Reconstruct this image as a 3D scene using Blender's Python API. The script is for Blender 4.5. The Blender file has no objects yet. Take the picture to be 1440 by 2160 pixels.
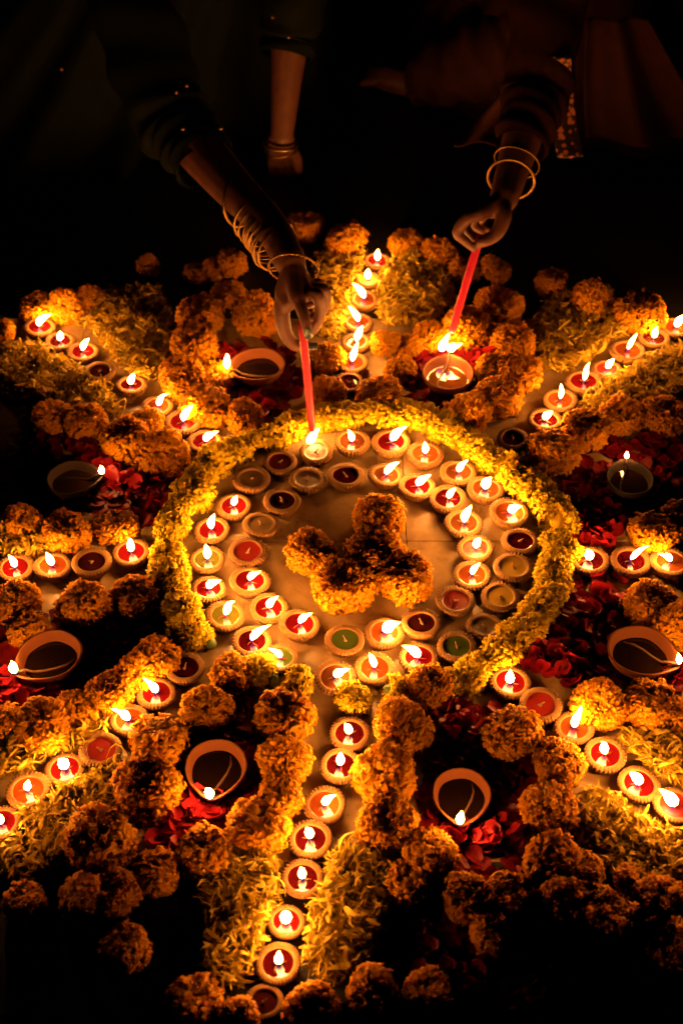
import bpy, math, random
import numpy as np
from mathutils import Vector, Matrix

scene = bpy.context.scene
COL = scene.collection
R_ = math.radians
PI = math.pi

# ------------------------------------------------------------------ camera
CAM_H, FPX, TILT = 1.35, 3000.0, R_(45.0)
cam_d = bpy.data.cameras.new('camera')
cam = bpy.data.objects.new('camera', cam_d)
COL.objects.link(cam)
cam.location = (0, 0, CAM_H)
cam.rotation_euler = (PI / 2 - TILT, 0, 0)
cam_d.sensor_fit = 'VERTICAL'
cam_d.sensor_height = 36.0
cam_d.lens = FPX / 2160 * 36.0
cam_d.clip_start, cam_d.clip_end = 0.05, 400
cam_d.dof.use_dof = True
cam_d.dof.focus_distance = 1.74
cam_d.dof.aperture_fstop = 4.6
cam_d.dof.aperture_blades = 0
scene.camera = cam

# ------------------------------------------------------------------ night sky
world = bpy.data.worlds.new('World')
scene.world = world
world.use_nodes = True
wn = world.node_tree
sky = wn.nodes.new('ShaderNodeTexSky')
sky.sky_type = 'NISHITA'
sky.sun_disc = False
sky.sun_elevation = R_(-3.0)
sky.sun_rotation = R_(200)
wn.links.new(sky.outputs[0], wn.nodes['Background'].inputs[0])
wn.nodes['Background'].inputs[1].default_value = 0.0004

FLAME = 225.0             # radiance of a flame
vs = scene.view_settings
vs.view_transform, vs.look, vs.gamma, vs.exposure = 'Standard', 'None', 1.0, 0.0
vs.use_curve_mapping = False
cy = scene.cycles
cy.use_denoising = True
cy.denoiser = 'OPENIMAGEDENOISE'
cy.denoising_input_passes = 'RGB_ALBEDO_NORMAL'
cy.use_light_tree = True
cy.use_adaptive_sampling = True
cy.adaptive_threshold = 0.015
cy.adaptive_min_samples = 12
cy.max_bounces, cy.diffuse_bounces, cy.glossy_bounces = 3, 1, 2
cy.transmission_bounces, cy.transparent_max_bounces = 3, 4
cy.caustics_reflective = cy.caustics_refractive = False
cy.sample_clamp_indirect = 3.0
cy.sample_clamp_direct = 0.0

# ------------------------------------------------------------------ pixel -> place helpers
def ray(px, py):
    u, v = (px - 720) / FPX, (py - 1080) / FPX
    s, c = math.sin(TILT), math.cos(TILT)
    return Vector((u, c - v * s, -s - v * c))
def G(px, py, z=0.0):                  # point seen at a pixel of the photograph at height z
    d = ray(px, py)
    t = (z - CAM_H) / d.z
    return Vector((d.x * t, d.y * t, z))
def V(px, py, Y):                      # the same at distance Y
    d = ray(px, py)
    t = Y / d.y
    return Vector((d.x * t, Y, CAM_H + d.z * t))
def depth(p):
    return p.y * math.cos(TILT) + (CAM_H - p.z) * math.sin(TILT)

# ------------------------------------------------------------------ objects
def tag(o, label=None, cat=None, group=None, kind=None):
    if label: o['label'] = label
    if cat: o['category'] = cat
    if group: o['group'] = group
    if kind: o['kind'] = kind
    return o
def empty(name, loc=(0, 0, 0)):
    o = bpy.data.objects.new(name, None)
    o.empty_display_size = 0.02
    COL.objects.link(o)
    o.location = loc
    return o
def obj(name, mesh, parent=None, loc=None, rot=None, scale=None):
    o = bpy.data.objects.new(name, mesh)
    COL.objects.link(o)
    if parent: o.parent = parent
    if loc is not None: o.location = loc
    if rot is not None: o.rotation_euler = rot
    if scale is not None: o.scale = (scale,) * 3 if isinstance(scale, (int, float)) else scale
    return o
def mesh(name, verts, faces, mat, smooth=True, attrs=None):
    m = bpy.data.meshes.new(name)
    m.from_pydata([tuple(v) for v in verts], [], [tuple(f) for f in faces])
    if mat: m.materials.append(mat)
    if smooth: m.polygons.foreach_set('use_smooth', [True] * len(m.polygons))
    for k, vals in (attrs or {}).items():
        a = m.attributes.new(k, 'FLOAT', 'POINT')
        a.data.foreach_set('value', [float(x) for x in vals])
    m.update()
    return m

# ------------------------------------------------------------------ materials
def new_mat(name):
    m = bpy.data.materials.new(name)
    m.use_nodes = True
    nt = m.node_tree
    return m, nt, nt.nodes['Principled BSDF']
def N(nt, typ, **kw):
    n = nt.nodes.new(typ)
    for k, v in kw.items(): setattr(n, k, v)
    return n
def coords(nt):
    return N(nt, 'ShaderNodeTexCoord').outputs['Object']
def noise(nt, scale, detail=4, rough=0.55, vec=None, dist=0.0):
    n = N(nt, 'ShaderNodeTexNoise')
    n.inputs['Scale'].default_value = scale
    n.inputs['Detail'].default_value = detail
    n.inputs['Roughness'].default_value = rough
    n.inputs['Distortion'].default_value = dist
    nt.links.new(vec or coords(nt), n.inputs['Vector'])
    return n.outputs['Fac']
def ramp(nt, fac, stops):
    r = N(nt, 'ShaderNodeValToRGB')
    e = r.color_ramp.elements
    while len(e) < len(stops): e.new(0.5)
    for el, (p, c) in zip(e, stops):
        el.position = p
        el.color = (*c, 1)
    nt.links.new(fac, r.inputs[0])
    return r.outputs[0]
def bump(nt, bsdf, h, strength, dist):
    b = N(nt, 'ShaderNodeBump')
    b.inputs['Strength'].default_value = strength
    b.inputs['Distance'].default_value = dist
    nt.links.new(h, b.inputs['Height'])
    nt.links.new(b.outputs[0], bsdf.inputs['Normal'])
def mixv(nt, a, b, op='ADD', f=None):
    m = N(nt, 'ShaderNodeMath', operation=op)
    for i, x in enumerate((a, b)):
        if isinstance(x, (int, float)): m.inputs[i].default_value = x
        else: nt.links.new(x, m.inputs[i])
    return m.outputs[0]

def clay_mat(name, c1, c2, rough=0.75):
    m, nt, b = new_mat(name)
    inf = N(nt, 'ShaderNodeObjectInfo')
    n = noise(nt, 90, 5, 0.65)
    f = mixv(nt, mixv(nt, n, 0.75, 'MULTIPLY'), mixv(nt, inf.outputs['Random'], 0.3, 'MULTIPLY'))
    nt.links.new(ramp(nt, f, [(0.25, c1), (0.75, c2)]), b.inputs['Base Color'])
    b.inputs['Roughness'].default_value = rough
    b.inputs['Specular IOR Level'].default_value = 0.3
    bump(nt, b, noise(nt, 700, 4, 0.7), 0.5, 0.0006)
    return m
M_CLAY = clay_mat('clay_tan', (0.16, 0.065, 0.016), (0.30, 0.150, 0.040))
M_CLAY_SHADED = clay_mat('clay_shaded', (0.018, 0.009, 0.006), (0.040, 0.020, 0.012))  # same clay tinted near black, shade put into the colour
M_CLAY_RED = clay_mat('clay_red', (0.25, 0.075, 0.020), (0.37, 0.125, 0.038))

def wax_mat(name, c, rough, sss=0.0):
    m, nt, b = new_mat('wax_' + name)
    n = noise(nt, 160, 3)
    d = tuple(x * 0.75 for x in c)
    nt.links.new(ramp(nt, n, [(0.3, d), (0.7, c)]), b.inputs['Base Color'])
    b.inputs['Roughness'].default_value = rough
    b.inputs['IOR'].default_value = 1.45
    if rough > 0.1: bump(nt, b, noise(nt, 260, 3), 0.25, 0.0008)
    return m
WAX = {
    'red': (wax_mat('red', (0.10, 0.003, 0.004), 0.04), 'red'),
    'deep': (wax_mat('deep', (0.045, 0.002, 0.003), 0.04), 'deep red'),
    'dark': (wax_mat('dark', (0.045, 0.006, 0.004), 0.04), 'blackish red'),
    'orange': (wax_mat('orange', (0.18, 0.038, 0.006), 0.04), 'orange'),
    'brown': (wax_mat('brown', (0.10, 0.028, 0.007), 0.05), 'amber brown'),
    'tan': (wax_mat('tan', (0.26, 0.15, 0.05), 0.30), 'tan'),
    'yellow': (wax_mat('yellow', (0.46, 0.28, 0.03), 0.28), 'yellow'),
    'green': (wax_mat('green', (0.075, 0.105, 0.012), 0.06), 'green'),
    'olive': (wax_mat('olive', (0.075, 0.07, 0.008), 0.05), 'olive green'),
    'pink': (wax_mat('pink', (0.32, 0.05, 0.04), 0.12), 'pink'),
    'coral': (wax_mat('coral', (0.30, 0.022, 0.014), 0.25), 'coral red'),
}
def simple(name, c, rough=0.6, metal=0.0, var=0.25, scale=120):
    m, nt, b = new_mat(name)
    nt.links.new(ramp(nt, noise(nt, scale, 4), [(0.3, tuple(x * (1 - var) for x in c)), (0.7, c)]), b.inputs['Base Color'])
    b.inputs['Roughness'].default_value = rough
    b.inputs['Metallic'].default_value = metal
    return m
M_WICK = simple('wick_cotton', (0.30, 0.16, 0.08), 0.8)
M_WICK_RED = simple('wick_dyed', (0.50, 0.05, 0.03), 0.7)
M_OIL = simple('oil', (0.016, 0.006, 0.003), 0.03)
M_OIL_GLOW = simple('oil_glow_tint', (0.22, 0.075, 0.014), 0.03)  # oil tinted warm, the taper's glow put into its colour
M_GOLD = simple('gold', (0.40, 0.22, 0.06), 0.40, 1.0)
M_NAIL = simple('nail_polish', (0.05, 0.085, 0.085), 0.18)
M_CALYX = simple('calyx_green', (0.10, 0.16, 0.03), 0.6)
M_CANDLE = simple('candle_red', (0.66, 0.018, 0.075), 0.38, var=0.12)

def flame_mat():
    m = bpy.data.materials.new('flame')
    m.use_nodes = True
    nt = m.node_tree
    nt.nodes.clear()
    out = N(nt, 'ShaderNodeOutputMaterial')
    em = N(nt, 'ShaderNodeEmission')
    at = N(nt, 'ShaderNodeAttribute', attribute_name='along')
    col = ramp(nt, at.outputs['Fac'], [(0.0, (0.05, 0.06, 0.5)), (0.10, (0.25, 0.20, 0.8)), (0.20, (1.0, 0.385, 0.085)), (1.0, (1.0, 0.36, 0.06))])
    st = ramp(nt, at.outputs['Fac'], [(0.0, (0.004,) * 3), (0.12, (0.012,) * 3), (0.22, (0.15,) * 3), (0.36, (0.9,) * 3), (0.86, (1.0,) * 3), (0.96, (0.06,) * 3), (1.0, (0.008,) * 3)])
    nt.links.new(col, em.inputs[0])
    nt.links.new(mixv(nt, st, FLAME, 'MULTIPLY'), em.inputs[1])
    nt.links.new(em.outputs[0], out.inputs[0])
    return m
M_FLAME = flame_mat()

def petal_mat(name, stops, trans=0.38, rough=0.65):
    m, nt, b = new_mat(name)
    at = N(nt, 'ShaderNodeAttribute', attribute_name='tint')
    f = mixv(nt, mixv(nt, at.outputs['Fac'], 0.8, 'MULTIPLY'), mixv(nt, noise(nt, 150, 3), 0.3, 'MULTIPLY'))
    col = ramp(nt, f, stops)
    nt.links.new(col, b.inputs['Base Color'])
    b.inputs['Roughness'].default_value = rough
    b.inputs['Specular IOR Level'].default_value = 0.25
    tr = N(nt, 'ShaderNodeBsdfTranslucent')
    nt.links.new(col, tr.inputs[0])
    mx = N(nt, 'ShaderNodeMixShader')
    mx.inputs[0].default_value = trans
    nt.links.new(b.outputs[0], mx.inputs[1])
    nt.links.new(tr.outputs[0], mx.inputs[2])
    nt.links.new(mx.outputs[0], nt.nodes['Material Output'].inputs[0])
    return m
M_MARI = petal_mat('marigold_orange', [(0.1, (0.86, 0.28, 0.002)), (0.5, (0.95, 0.40, 0.003)), (0.95, (0.97, 0.50, 0.006))])
M_YEL = petal_mat('flower_yellow', [(0.1, (0.80, 0.46, 0.003)), (0.5, (0.93, 0.62, 0.008)), (0.95, (0.95, 0.71, 0.020))])
M_SHRED = petal_mat('petal_shreds', [(0.05, (0.38, 0.22, 0.008)), (0.5, (0.76, 0.47, 0.022)), (0.95, (0.90, 0.62, 0.07))], 0.25)
M_ROSE = petal_mat('rose_red', [(0.1, (0.12, 0.003, 0.006)), (0.6, (0.36, 0.009, 0.017)), (0.95, (0.66, 0.03, 0.045))], 0.2, 0.45)

def marble_mat():
    m, nt, b = new_mat('marble')
    co = N(nt, 'ShaderNodeNewGeometry').outputs['Position']
    inf = N(nt, 'ShaderNodeObjectInfo')
    n1 = noise(nt, 4.5, 6, 0.6, co, 1.6)
    n2 = noise(nt, 40, 5, 0.65, co, 0.5)
    f = mixv(nt, mixv(nt, n1, 0.62, 'MULTIPLY'), mixv(nt, n2, 0.38, 'MULTIPLY'))
    f = mixv(nt, f, mixv(nt, inf.outputs['Random'], 0.06, 'MULTIPLY'))
    col = ramp(nt, f, [(0.30, (0.15, 0.082, 0.028)), (0.47, (0.33, 0.200, 0.080)), (0.60, (0.48, 0.315, 0.140)), (0.75, (0.35, 0.215, 0.09))])
    nt.links.new(col, b.inputs['Base Color'])
    rr = N(nt, 'ShaderNodeMapRange')
    rr.inputs[3].default_value, rr.inputs[4].default_value = 0.16, 0.46
    nt.links.new(n2, rr.inputs[0])
    nt.links.new(rr.outputs[0], b.inputs['Roughness'])
    bump(nt, b, n2, 0.25, 0.0015)
    return m
M_MARBLE = marble_mat()
M_GROUT = simple('grout', (0.085, 0.058, 0.032), 0.9, scale=60)
M_SLAB_SHADED = simple('slab_shaded', (0.022, 0.019, 0.018), 0.55, var=0.5, scale=220)  # darkness of the outer floor painted as slab colour, in place of shade

def cloth_mat(name, c, rough=0.8, weave=900, sheen=0.0):
    m, nt, b = new_mat(name)
    nt.links.new(ramp(nt, noise(nt, 25, 4), [(0.3, tuple(x * 0.6 for x in c)), (0.7, c)]), b.inputs['Base Color'])
    b.inputs['Roughness'].default_value = rough
    b.inputs['Sheen Weight'].default_value = sheen
    b.inputs['Specular IOR Level'].default_value = 0.08
    bump(nt, b, noise(nt, weave, 2), 0.3, 0.0006)
    return m
M_GREEN = cloth_mat('dress_green', (0.006, 0.008, 0.005))
M_MAROON = cloth_mat('saree_maroon', (0.030, 0.007, 0.004))
M_BROWN = cloth_mat('drape_brown', (0.050, 0.015, 0.007))
M_HAIR = simple('hair_black', (0.010, 0.008, 0.007), 0.45)
def skin_mat():
    m, nt, b = new_mat('skin')
    nt.links.new(ramp(nt, noise(nt, 60, 4), [(0.3, (0.10, 0.033, 0.020)), (0.7, (0.155, 0.055, 0.032))]), b.inputs['Base Color'])
    b.inputs['Roughness'].default_value = 0.5
    b.inputs['Subsurface Weight'].default_value = 0.0
    bump(nt, b, noise(nt, 380, 3), 0.25, 0.0006)
    return m
M_SKIN = skin_mat()
def brocade_mat():
    m, nt, b = new_mat('brocade')
    v = N(nt, 'ShaderNodeTexVoronoi')
    v.inputs['Scale'].default_value = 120
    nt.links.new(coords(nt), v.inputs['Vector'])
    f = mixv(nt, v.outputs['Distance'], mixv(nt, noise(nt, 160, 2), 0.4, 'MULTIPLY'))
    nt.links.new(ramp(nt, f, [(0.45, (0.48, 0.14, 0.06)), (0.62, (0.42, 0.11, 0.05)), (0.68, (0.02, 0.008, 0.006))]), b.inputs['Base Color'])
    b.inputs['Roughness'].default_value = 0.5
    b.inputs['Metallic'].default_value = 0.25
    return m
M_BROCADE = brocade_mat()

# ------------------------------------------------------------------ ground
def grid_mesh(name, x0, x1, y0, y1, z, mat):
    return mesh(name, [(x0, y0, z), (x1, y0, z), (x1, y1, z), (x0, y1, z)], [(0, 1, 2, 3)], mat, False)
floor = tag(obj('floor', grid_mesh('floor', -120, 120, -120, 120, -0.0045, M_GROUT)), kind='structure')
floor['label'] = 'floor of pale marble slabs under the lamps, outer slabs darkened in place of shade'
def slab_mesh(w, h, mat=None):
    b, g, t = 0.0006, 0.0003, 0.0
    x, y = w / 2 - g, h / 2 - g
    vs_ = [(-x, -y, -.012), (x, -y, -.012), (x, y, -.012), (-x, y, -.012),
           (-x, -y, t - b), (x, -y, t - b), (x, y, t - b), (-x, y, t - b),
           (-x + b, -y + b, t), (x - b, -y + b, t), (x - b, y - b, t), (-x + b, y - b, t)]
    fs = [(0, 1, 5, 4), (1, 2, 6, 5), (2, 3, 7, 6), (3, 0, 4, 7), (4, 5, 9, 8), (5, 6, 10, 9), (6, 7, 11, 10), (7, 4, 8, 11), (8, 9, 10, 11)]
    return mesh('slab', vs_, fs, mat or M_MARBLE, False)
rng = random.Random(5)
SW = 0.48
x_joint = G(857, 1150).x
y_joint = G(857, 1141).y
slab_sq, slab_dk = slab_mesh(SW, SW), slab_mesh(SW, SW, M_SLAB_SHADED)
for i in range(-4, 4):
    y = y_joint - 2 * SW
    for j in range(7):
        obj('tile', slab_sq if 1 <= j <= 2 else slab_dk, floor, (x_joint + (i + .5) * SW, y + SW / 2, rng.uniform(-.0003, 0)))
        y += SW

# ------------------------------------------------------------------ small clay lamps
def lathe(profile, seg, fn=None):
    vs_, fs = [], []
    for k, (r, z) in enumerate(profile):
        for i in range(seg):
            a = 2 * PI * i / seg
            rr, zz = (r, z) if fn is None else fn(k, r, z, a)
            vs_.append((rr * math.cos(a), rr * math.sin(a), zz))
    for k in range(len(profile) - 1):
        for i in range(seg):
            j = (i + 1) % seg
            fs.append((k * seg + i, k * seg + j, (k + 1) * seg + j, (k + 1) * seg + i))
    return vs_, fs
BOWL_P = [(0.02, 0.0), (0.70, 0.0), (0.76, 0.03), (0.85, 0.18), (0.93, 0.36), (0.985, 0.49), (1.01, 0.545), (0.985, 0.595), (0.91, 0.625),
          (0.81, 0.640), (0.745, 0.645), (0.715, 0.63), (0.70, 0.585), (0.69, 0.45), (0.5, 0.27), (0.02, 0.23)]
def bowl_mesh(seed, ribs, amp, twist):
    r_ = random.Random(seed)
    ph = [r_.uniform(0, 6.28) for _ in range(4)]
    def fn(k, r, z, a):
        wob = 1 + 0.018 * math.sin(2 * a + ph[0]) + 0.010 * math.sin(3 * a + ph[1])
        if 3 <= k <= 9:
            prof = {3: .8, 4: 1.0, 5: 1.0, 6: 1.0, 7: .9, 8: .65, 9: .2}[k]
            s = abs(math.sin(ribs / 2 * a + twist * k + 0.35 * math.sin(5 * a + ph[2])))
            loc_ = 0.75 + 0.4 * math.sin(a + ph[3])
            d = amp * prof * loc_ * (s - 0.6)
            return r * wob + d, z + d * (0.5 if k >= 7 else -0.1)
        return r * wob, z + 0.006 * math.sin(2 * a + ph[1])
    vs_, fs = lathe([(r, z) for r, z in BOWL_P], ribs * 4, fn)
    return mesh('clay_bowl', vs_, fs, M_CLAY)
BOWLS = [bowl_mesh(1, 36, 0.135, 0.16), bowl_mesh(2, 33, 0.145, -0.18), bowl_mesh(3, 40, 0.12, 0.08), bowl_mesh(4, 35, 0.14, 0.26)]
def wax_mesh(mat, lvl):
    prof = [(0.002, lvl - 0.012), (0.25, lvl - 0.012), (0.5, lvl - 0.010), (0.62, lvl - 0.004), (0.675, lvl + 0.010), (0.70, lvl + 0.032), (0.705, lvl - 0.03)]
    vs_, fs = lathe(prof, 40)
    return mesh('wax', vs_, fs, mat)
WAX_M = {k: wax_mesh(m, 0.55 if k not in ('deep', 'dark') else 0.52) for k, (m, _w) in WAX.items()}

def tube(points, radii, seg=8, cap=True):
    pts = [Vector(p) for p in points]
    if isinstance(radii, (int, float)): radii = [radii] * len(pts)
    vs_, fs = [], []
    t0 = (pts[1] - pts[0]).normalized()
    up = Vector((0, 0, 1)) if abs(t0.z) < 0.9 else Vector((1, 0, 0))
    n = t0.cross(up).normalized()
    for i, p in enumerate(pts):
        t = ((pts[min(i + 1, len(pts) - 1)] - pts[max(i - 1, 0)])).normalized()
        n = (n - t * n.dot(t)).normalized()
        b = t.cross(n)
        for k in range(seg):
            a = 2 * PI * k / seg
            vs_.append(p + (n * math.cos(a) + b * math.sin(a)) * radii[i])
    for i in range(len(pts) - 1):
        for k in range(seg):
            k2 = (k + 1) % seg
            fs.append((i * seg + k, i * seg + k2, (i + 1) * seg + k2, (i + 1) * seg + k))
    if cap:
        fs.append(tuple(range(seg))[::-1])
        fs.append(tuple(range((len(pts) - 1) * seg, len(pts) * seg)))
    return vs_, fs
def join(parts):
    vs_, fs = [], []
    for v, f in parts:
        o = len(vs_)
        vs_ += list(v)
        fs += [tuple(i + o for i in q) for q in f]
    return vs_, fs
def wick_mesh(seed, lit, lvl):
    r_ = random.Random(seed)
    a0 = r_.uniform(0, 6.28)
    parts = []
    if lit:
        pts = [(0, 0, lvl - .05), (0.01, 0, lvl + .06), (0.03, 0.01, lvl + .16)]
        parts.append(tube(pts, [.045, .04, .025], 6))
        for k in range(3):
            a = a0 + k * 2.1 + r_.uniform(-.3, .3)
            l_ = r_.uniform(.30, .5)
            parts.append(tube([(0, 0, lvl - .01), (l_ * .5 * math.cos(a), l_ * .5 * math.sin(a), lvl - .002), (l_ * math.cos(a + .15), l_ * math.sin(a + .15), lvl - .02)], [.035, .035, .02], 6))
    else:
        a = a0
        parts.append(tube([(0, 0, lvl - .05), (.05 * math.cos(a), .05 * math.sin(a), lvl + .12), (.17 * math.cos(a), .17 * math.sin(a), lvl + .24)], [.045, .038, .028], 6))
        parts.append(tube([(-.12 * math.cos(a), -.12 * math.sin(a), lvl - .02), (0, 0, lvl + .01), (.1 * math.sin(a), .1 * math.cos(a), lvl - .02)], [.05, .07, .05], 6))
    vs_, fs = join(parts)
    return mesh('wick', vs_, fs, M_WICK_RED if (lit and seed % 3) else M_WICK)
WICK_LIT = [wick_mesh(s, True, 0.54) for s in range(4)]
WICK_OFF = [wick_mesh(s, False, 0.54) for s in range(10, 14)]

flame_rng = random.Random(404)
def flame_mesh(base, tip, width, rows=9, seg=8):
    """A tear-shaped flame that rises from its wick and bends towards its tip."""
    base, tip = Vector(base), Vector(tip)
    L = (tip - base).length
    ctrl = base + Vector((0, 0, 1)) * L * 0.38
    prof = [0.12, 0.66, 0.97, 0.98, 0.76, 0.46, 0.20, 0.02]
    prof2 = [0.10, 0.46, 0.80, 1.0, 0.93, 0.66, 0.32, 0.02]
    rows = len(prof) - 1
    mixp, wf = flame_rng.random(), flame_rng.uniform(1.2, 2.2)
    wa = flame_rng.uniform(0, 6.28)
    wob = Vector((math.cos(wa), math.sin(wa), 0)) * flame_rng.uniform(.02, .14)
    width = width * flame_rng.uniform(.62, .98)
    pts, rad, al = [], [], []
    for i in range(rows + 1):
        t = i / rows
        pts.append(base * (1 - t) ** 2 + ctrl * 2 * t * (1 - t) + tip * t * t)
        pts[-1] = pts[-1] + wob * math.sin(t * PI * wf) * t * (1 - .4 * t) * L
        rad.append((prof[i] * (1 - mixp) + prof2[i] * mixp) * width / 2)
        al += [t] * seg
    vs_, fs = tube(pts, rad, seg)
    return mesh('flame', vs_, fs, M_FLAME, True, {'along': al})
def burn(fm, root, wick, loc, rot, scale):
    """the flame belongs to its wick"""
    o = obj('flame', fm, wick)
    from mathutils import Euler
    o.matrix_parent_inverse = Matrix.LocRotScale(Vector(loc), Euler(rot), Vector((scale,) * 3)).inverted()
    return o
def flame_tip(base, du, dv, L):
    """tip so that the flame of length L leans as seen: du, dv pixels across and up in the photograph"""
    zc = depth(base)
    a = du * zc / FPX
    p = dv * zc / FPX
    Lp = math.sqrt(max(L * L - a * a, 1e-6))
    d = ray(720, 1080 + 0)  # central ray
    al = math.atan2(CAM_H - base.z, base.y)
    c = max(-1, min(1, p / Lp))
    phi = max(-0.14, min((al + math.acos(c), al - math.acos(c)), key=abs))
    if c >= 1: Lp = p; phi = al
    zz = Lp * math.cos(phi)
    return base + Vector((a, Lp * math.sin(phi), max(zz, 0.006)))

ORD = ['', 'first', 'second', 'third', 'fourth', 'fifth', 'sixth', 'seventh', 'eighth', 'ninth', 'tenth', 'eleventh', 'twelfth', 'thirteenth', 'fourteenth', 'fifteenth',
       'sixteenth', 'seventeenth', 'eighteenth', 'nineteenth']
TENS = ['', '', 'twent', 'thirt', 'fort', 'fift', 'sixt']
def ordinal(n):
    if n < 20: return ORD[n]
    t, u = divmod(n, 10)
    return TENS[t] + ('ieth' if u == 0 else 'y-' + ORD[u])

lamp_rng = random.Random(11)
LAMPS = []
def lamp(px, py, w, wax, fl, label, group):
    p = G(px, py, 0.013)
    r = w / 2 * depth(p) / FPX
    root = empty('clay_lamp', (p.x, p.y, 0.0))
    k = lamp_rng.randrange(4)
    tilt = (lamp_rng.uniform(-.05, .05), lamp_rng.uniform(-.05, .05))
    rz = lamp_rng.uniform(0, 6.28)
    zl = 0.0 + abs(tilt[0]) * r * .6 + abs(tilt[1]) * r * .6
    rot = (tilt[0], tilt[1], rz)
    obj('clay_bowl', BOWLS[k], root, (0, 0, zl), rot, r)
    obj('wax', WAX_M[wax], root, (0, 0, zl), rot, r)
    wk = obj('wick', (WICK_LIT if fl else WICK_OFF)[lamp_rng.randrange(4)], root, (0, 0, zl), rot, r)
    if fl:
        du, dv = fl[0], fl[1]
        L = (fl[2] if len(fl) > 2 else 0.027) * lamp_rng.uniform(0.95, 1.28)
        base = Vector((p.x, p.y, zl + r * 0.57))
        tip = flame_tip(base, du, dv, L)
        fm = flame_mesh(base - Vector((p.x, p.y, 0)), tip - Vector((p.x, p.y, 0)), (fl[3] if len(fl) > 3 else 0.0105) * lamp_rng.uniform(.9, 1.1))
        burn(fm, root, wk, (0, 0, zl), rot, r)
    LAMPS.append((p, r))
    tag(root, label, 'lamp', group)
    return root

def wax_words(wax, lit):
    return f"{WAX[wax][1]} wax, {'burning' if lit else 'unlit'}"
OUTER = [  # clockwise from the lamp that the taper lights
    (667, 953, 70, 'pink', None), (742, 933, 76, 'brown', (-8, 26)), (825, 935, 80, 'red', (36, 22, .034, .013)), (896, 960, 78, 'orange', (-2, 28)),
    (966, 998, 76, 'brown', (18, 8)), (1022, 1034, 78, 'brown', (10, 14, .022, .014)), (1073, 1084, 84, 'orange', (28, 8, .024, .012)), (1097, 1142, 76, 'deep', None),
    (1081, 1200, 84, 'yellow', None), (1055, 1260, 82, 'yellow', None), (1022, 1322, 76, 'tan', None), (964, 1365, 82, 'green', None),
    (882, 1388, 82, 'red', (-38, 16, .032, .013)), (790, 1410, 84, 'orange', (-14, 18)), (707, 1430, 88, 'brown', (34, 10, .028, .015)), (592, 1388, 76, 'green', (-26, 6, .026)),
    (531, 1354, 84, 'deep', (46, 4, .040, .012)), (475, 1300, 82, 'olive', (26, 10, .034, .011)), (440, 1243, 74, 'red', (30, 10, .025, .013)), (437, 1180, 74, 'olive', (2, 34)),
    (447, 1118, 74, 'red', (6, 36, .03, .012)), (493, 1068, 74, 'red', (10, 10, .024, .011)), (530, 1012, 78, 'tan', None), (590, 975, 70, 'red', None)]
INNER = [
    (728, 1005, 76, 'deep', None), (813, 1003, 72, 'brown', (30, 0, .028, .011)), (880, 1027, 76, 'red', (28, 24, .032, .012)), (945, 1053, 78, 'deep', (14, -6, .022, .010)),
    (978, 1105, 80, 'brown', (10, 38, .032)), (1003, 1158, 76, 'coral', (4, 10, .022, .013)), (995, 1215, 82, 'orange', (12, 20, .028)), (960, 1268, 82, 'coral', None),
    (888, 1317, 82, 'dark', None), (810, 1335, 82, 'orange', (36, 10, .028, .015)), (728, 1350, 82, 'green', None), (631, 1318, 84, 'red', (32, 10, .026, .013)),
    (567, 1283, 80, 'red', (22, 14, .024, .013)), (526, 1228, 84, 'red', (28, 14, .024, .013)), (523, 1165, 82, 'coral', None), (551, 1108, 76, 'tan', None),
    (595, 1058, 78, 'deep', None), (648, 1013, 76, 'tan', None)]
for i, (x, y, w, c, fl) in enumerate(OUTER):
    lab = f"clay lamp with {wax_words(c, fl)}, {ordinal(i + 1)} clockwise in the outer lamp circle" if i else "clay lamp with pink wax being lit by the red taper, outer circle"
    lamp(x, y, w, c, fl, lab, 'clay lamps in the outer circle')
for i, (x, y, w, c, fl) in enumerate(INNER):
    lamp(x, y, w, c, fl, f"clay lamp with {wax_words(c, fl)}, {ordinal(i + 1)} clockwise from twelve in the inner circle", 'clay lamps in the inner circle')
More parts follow.
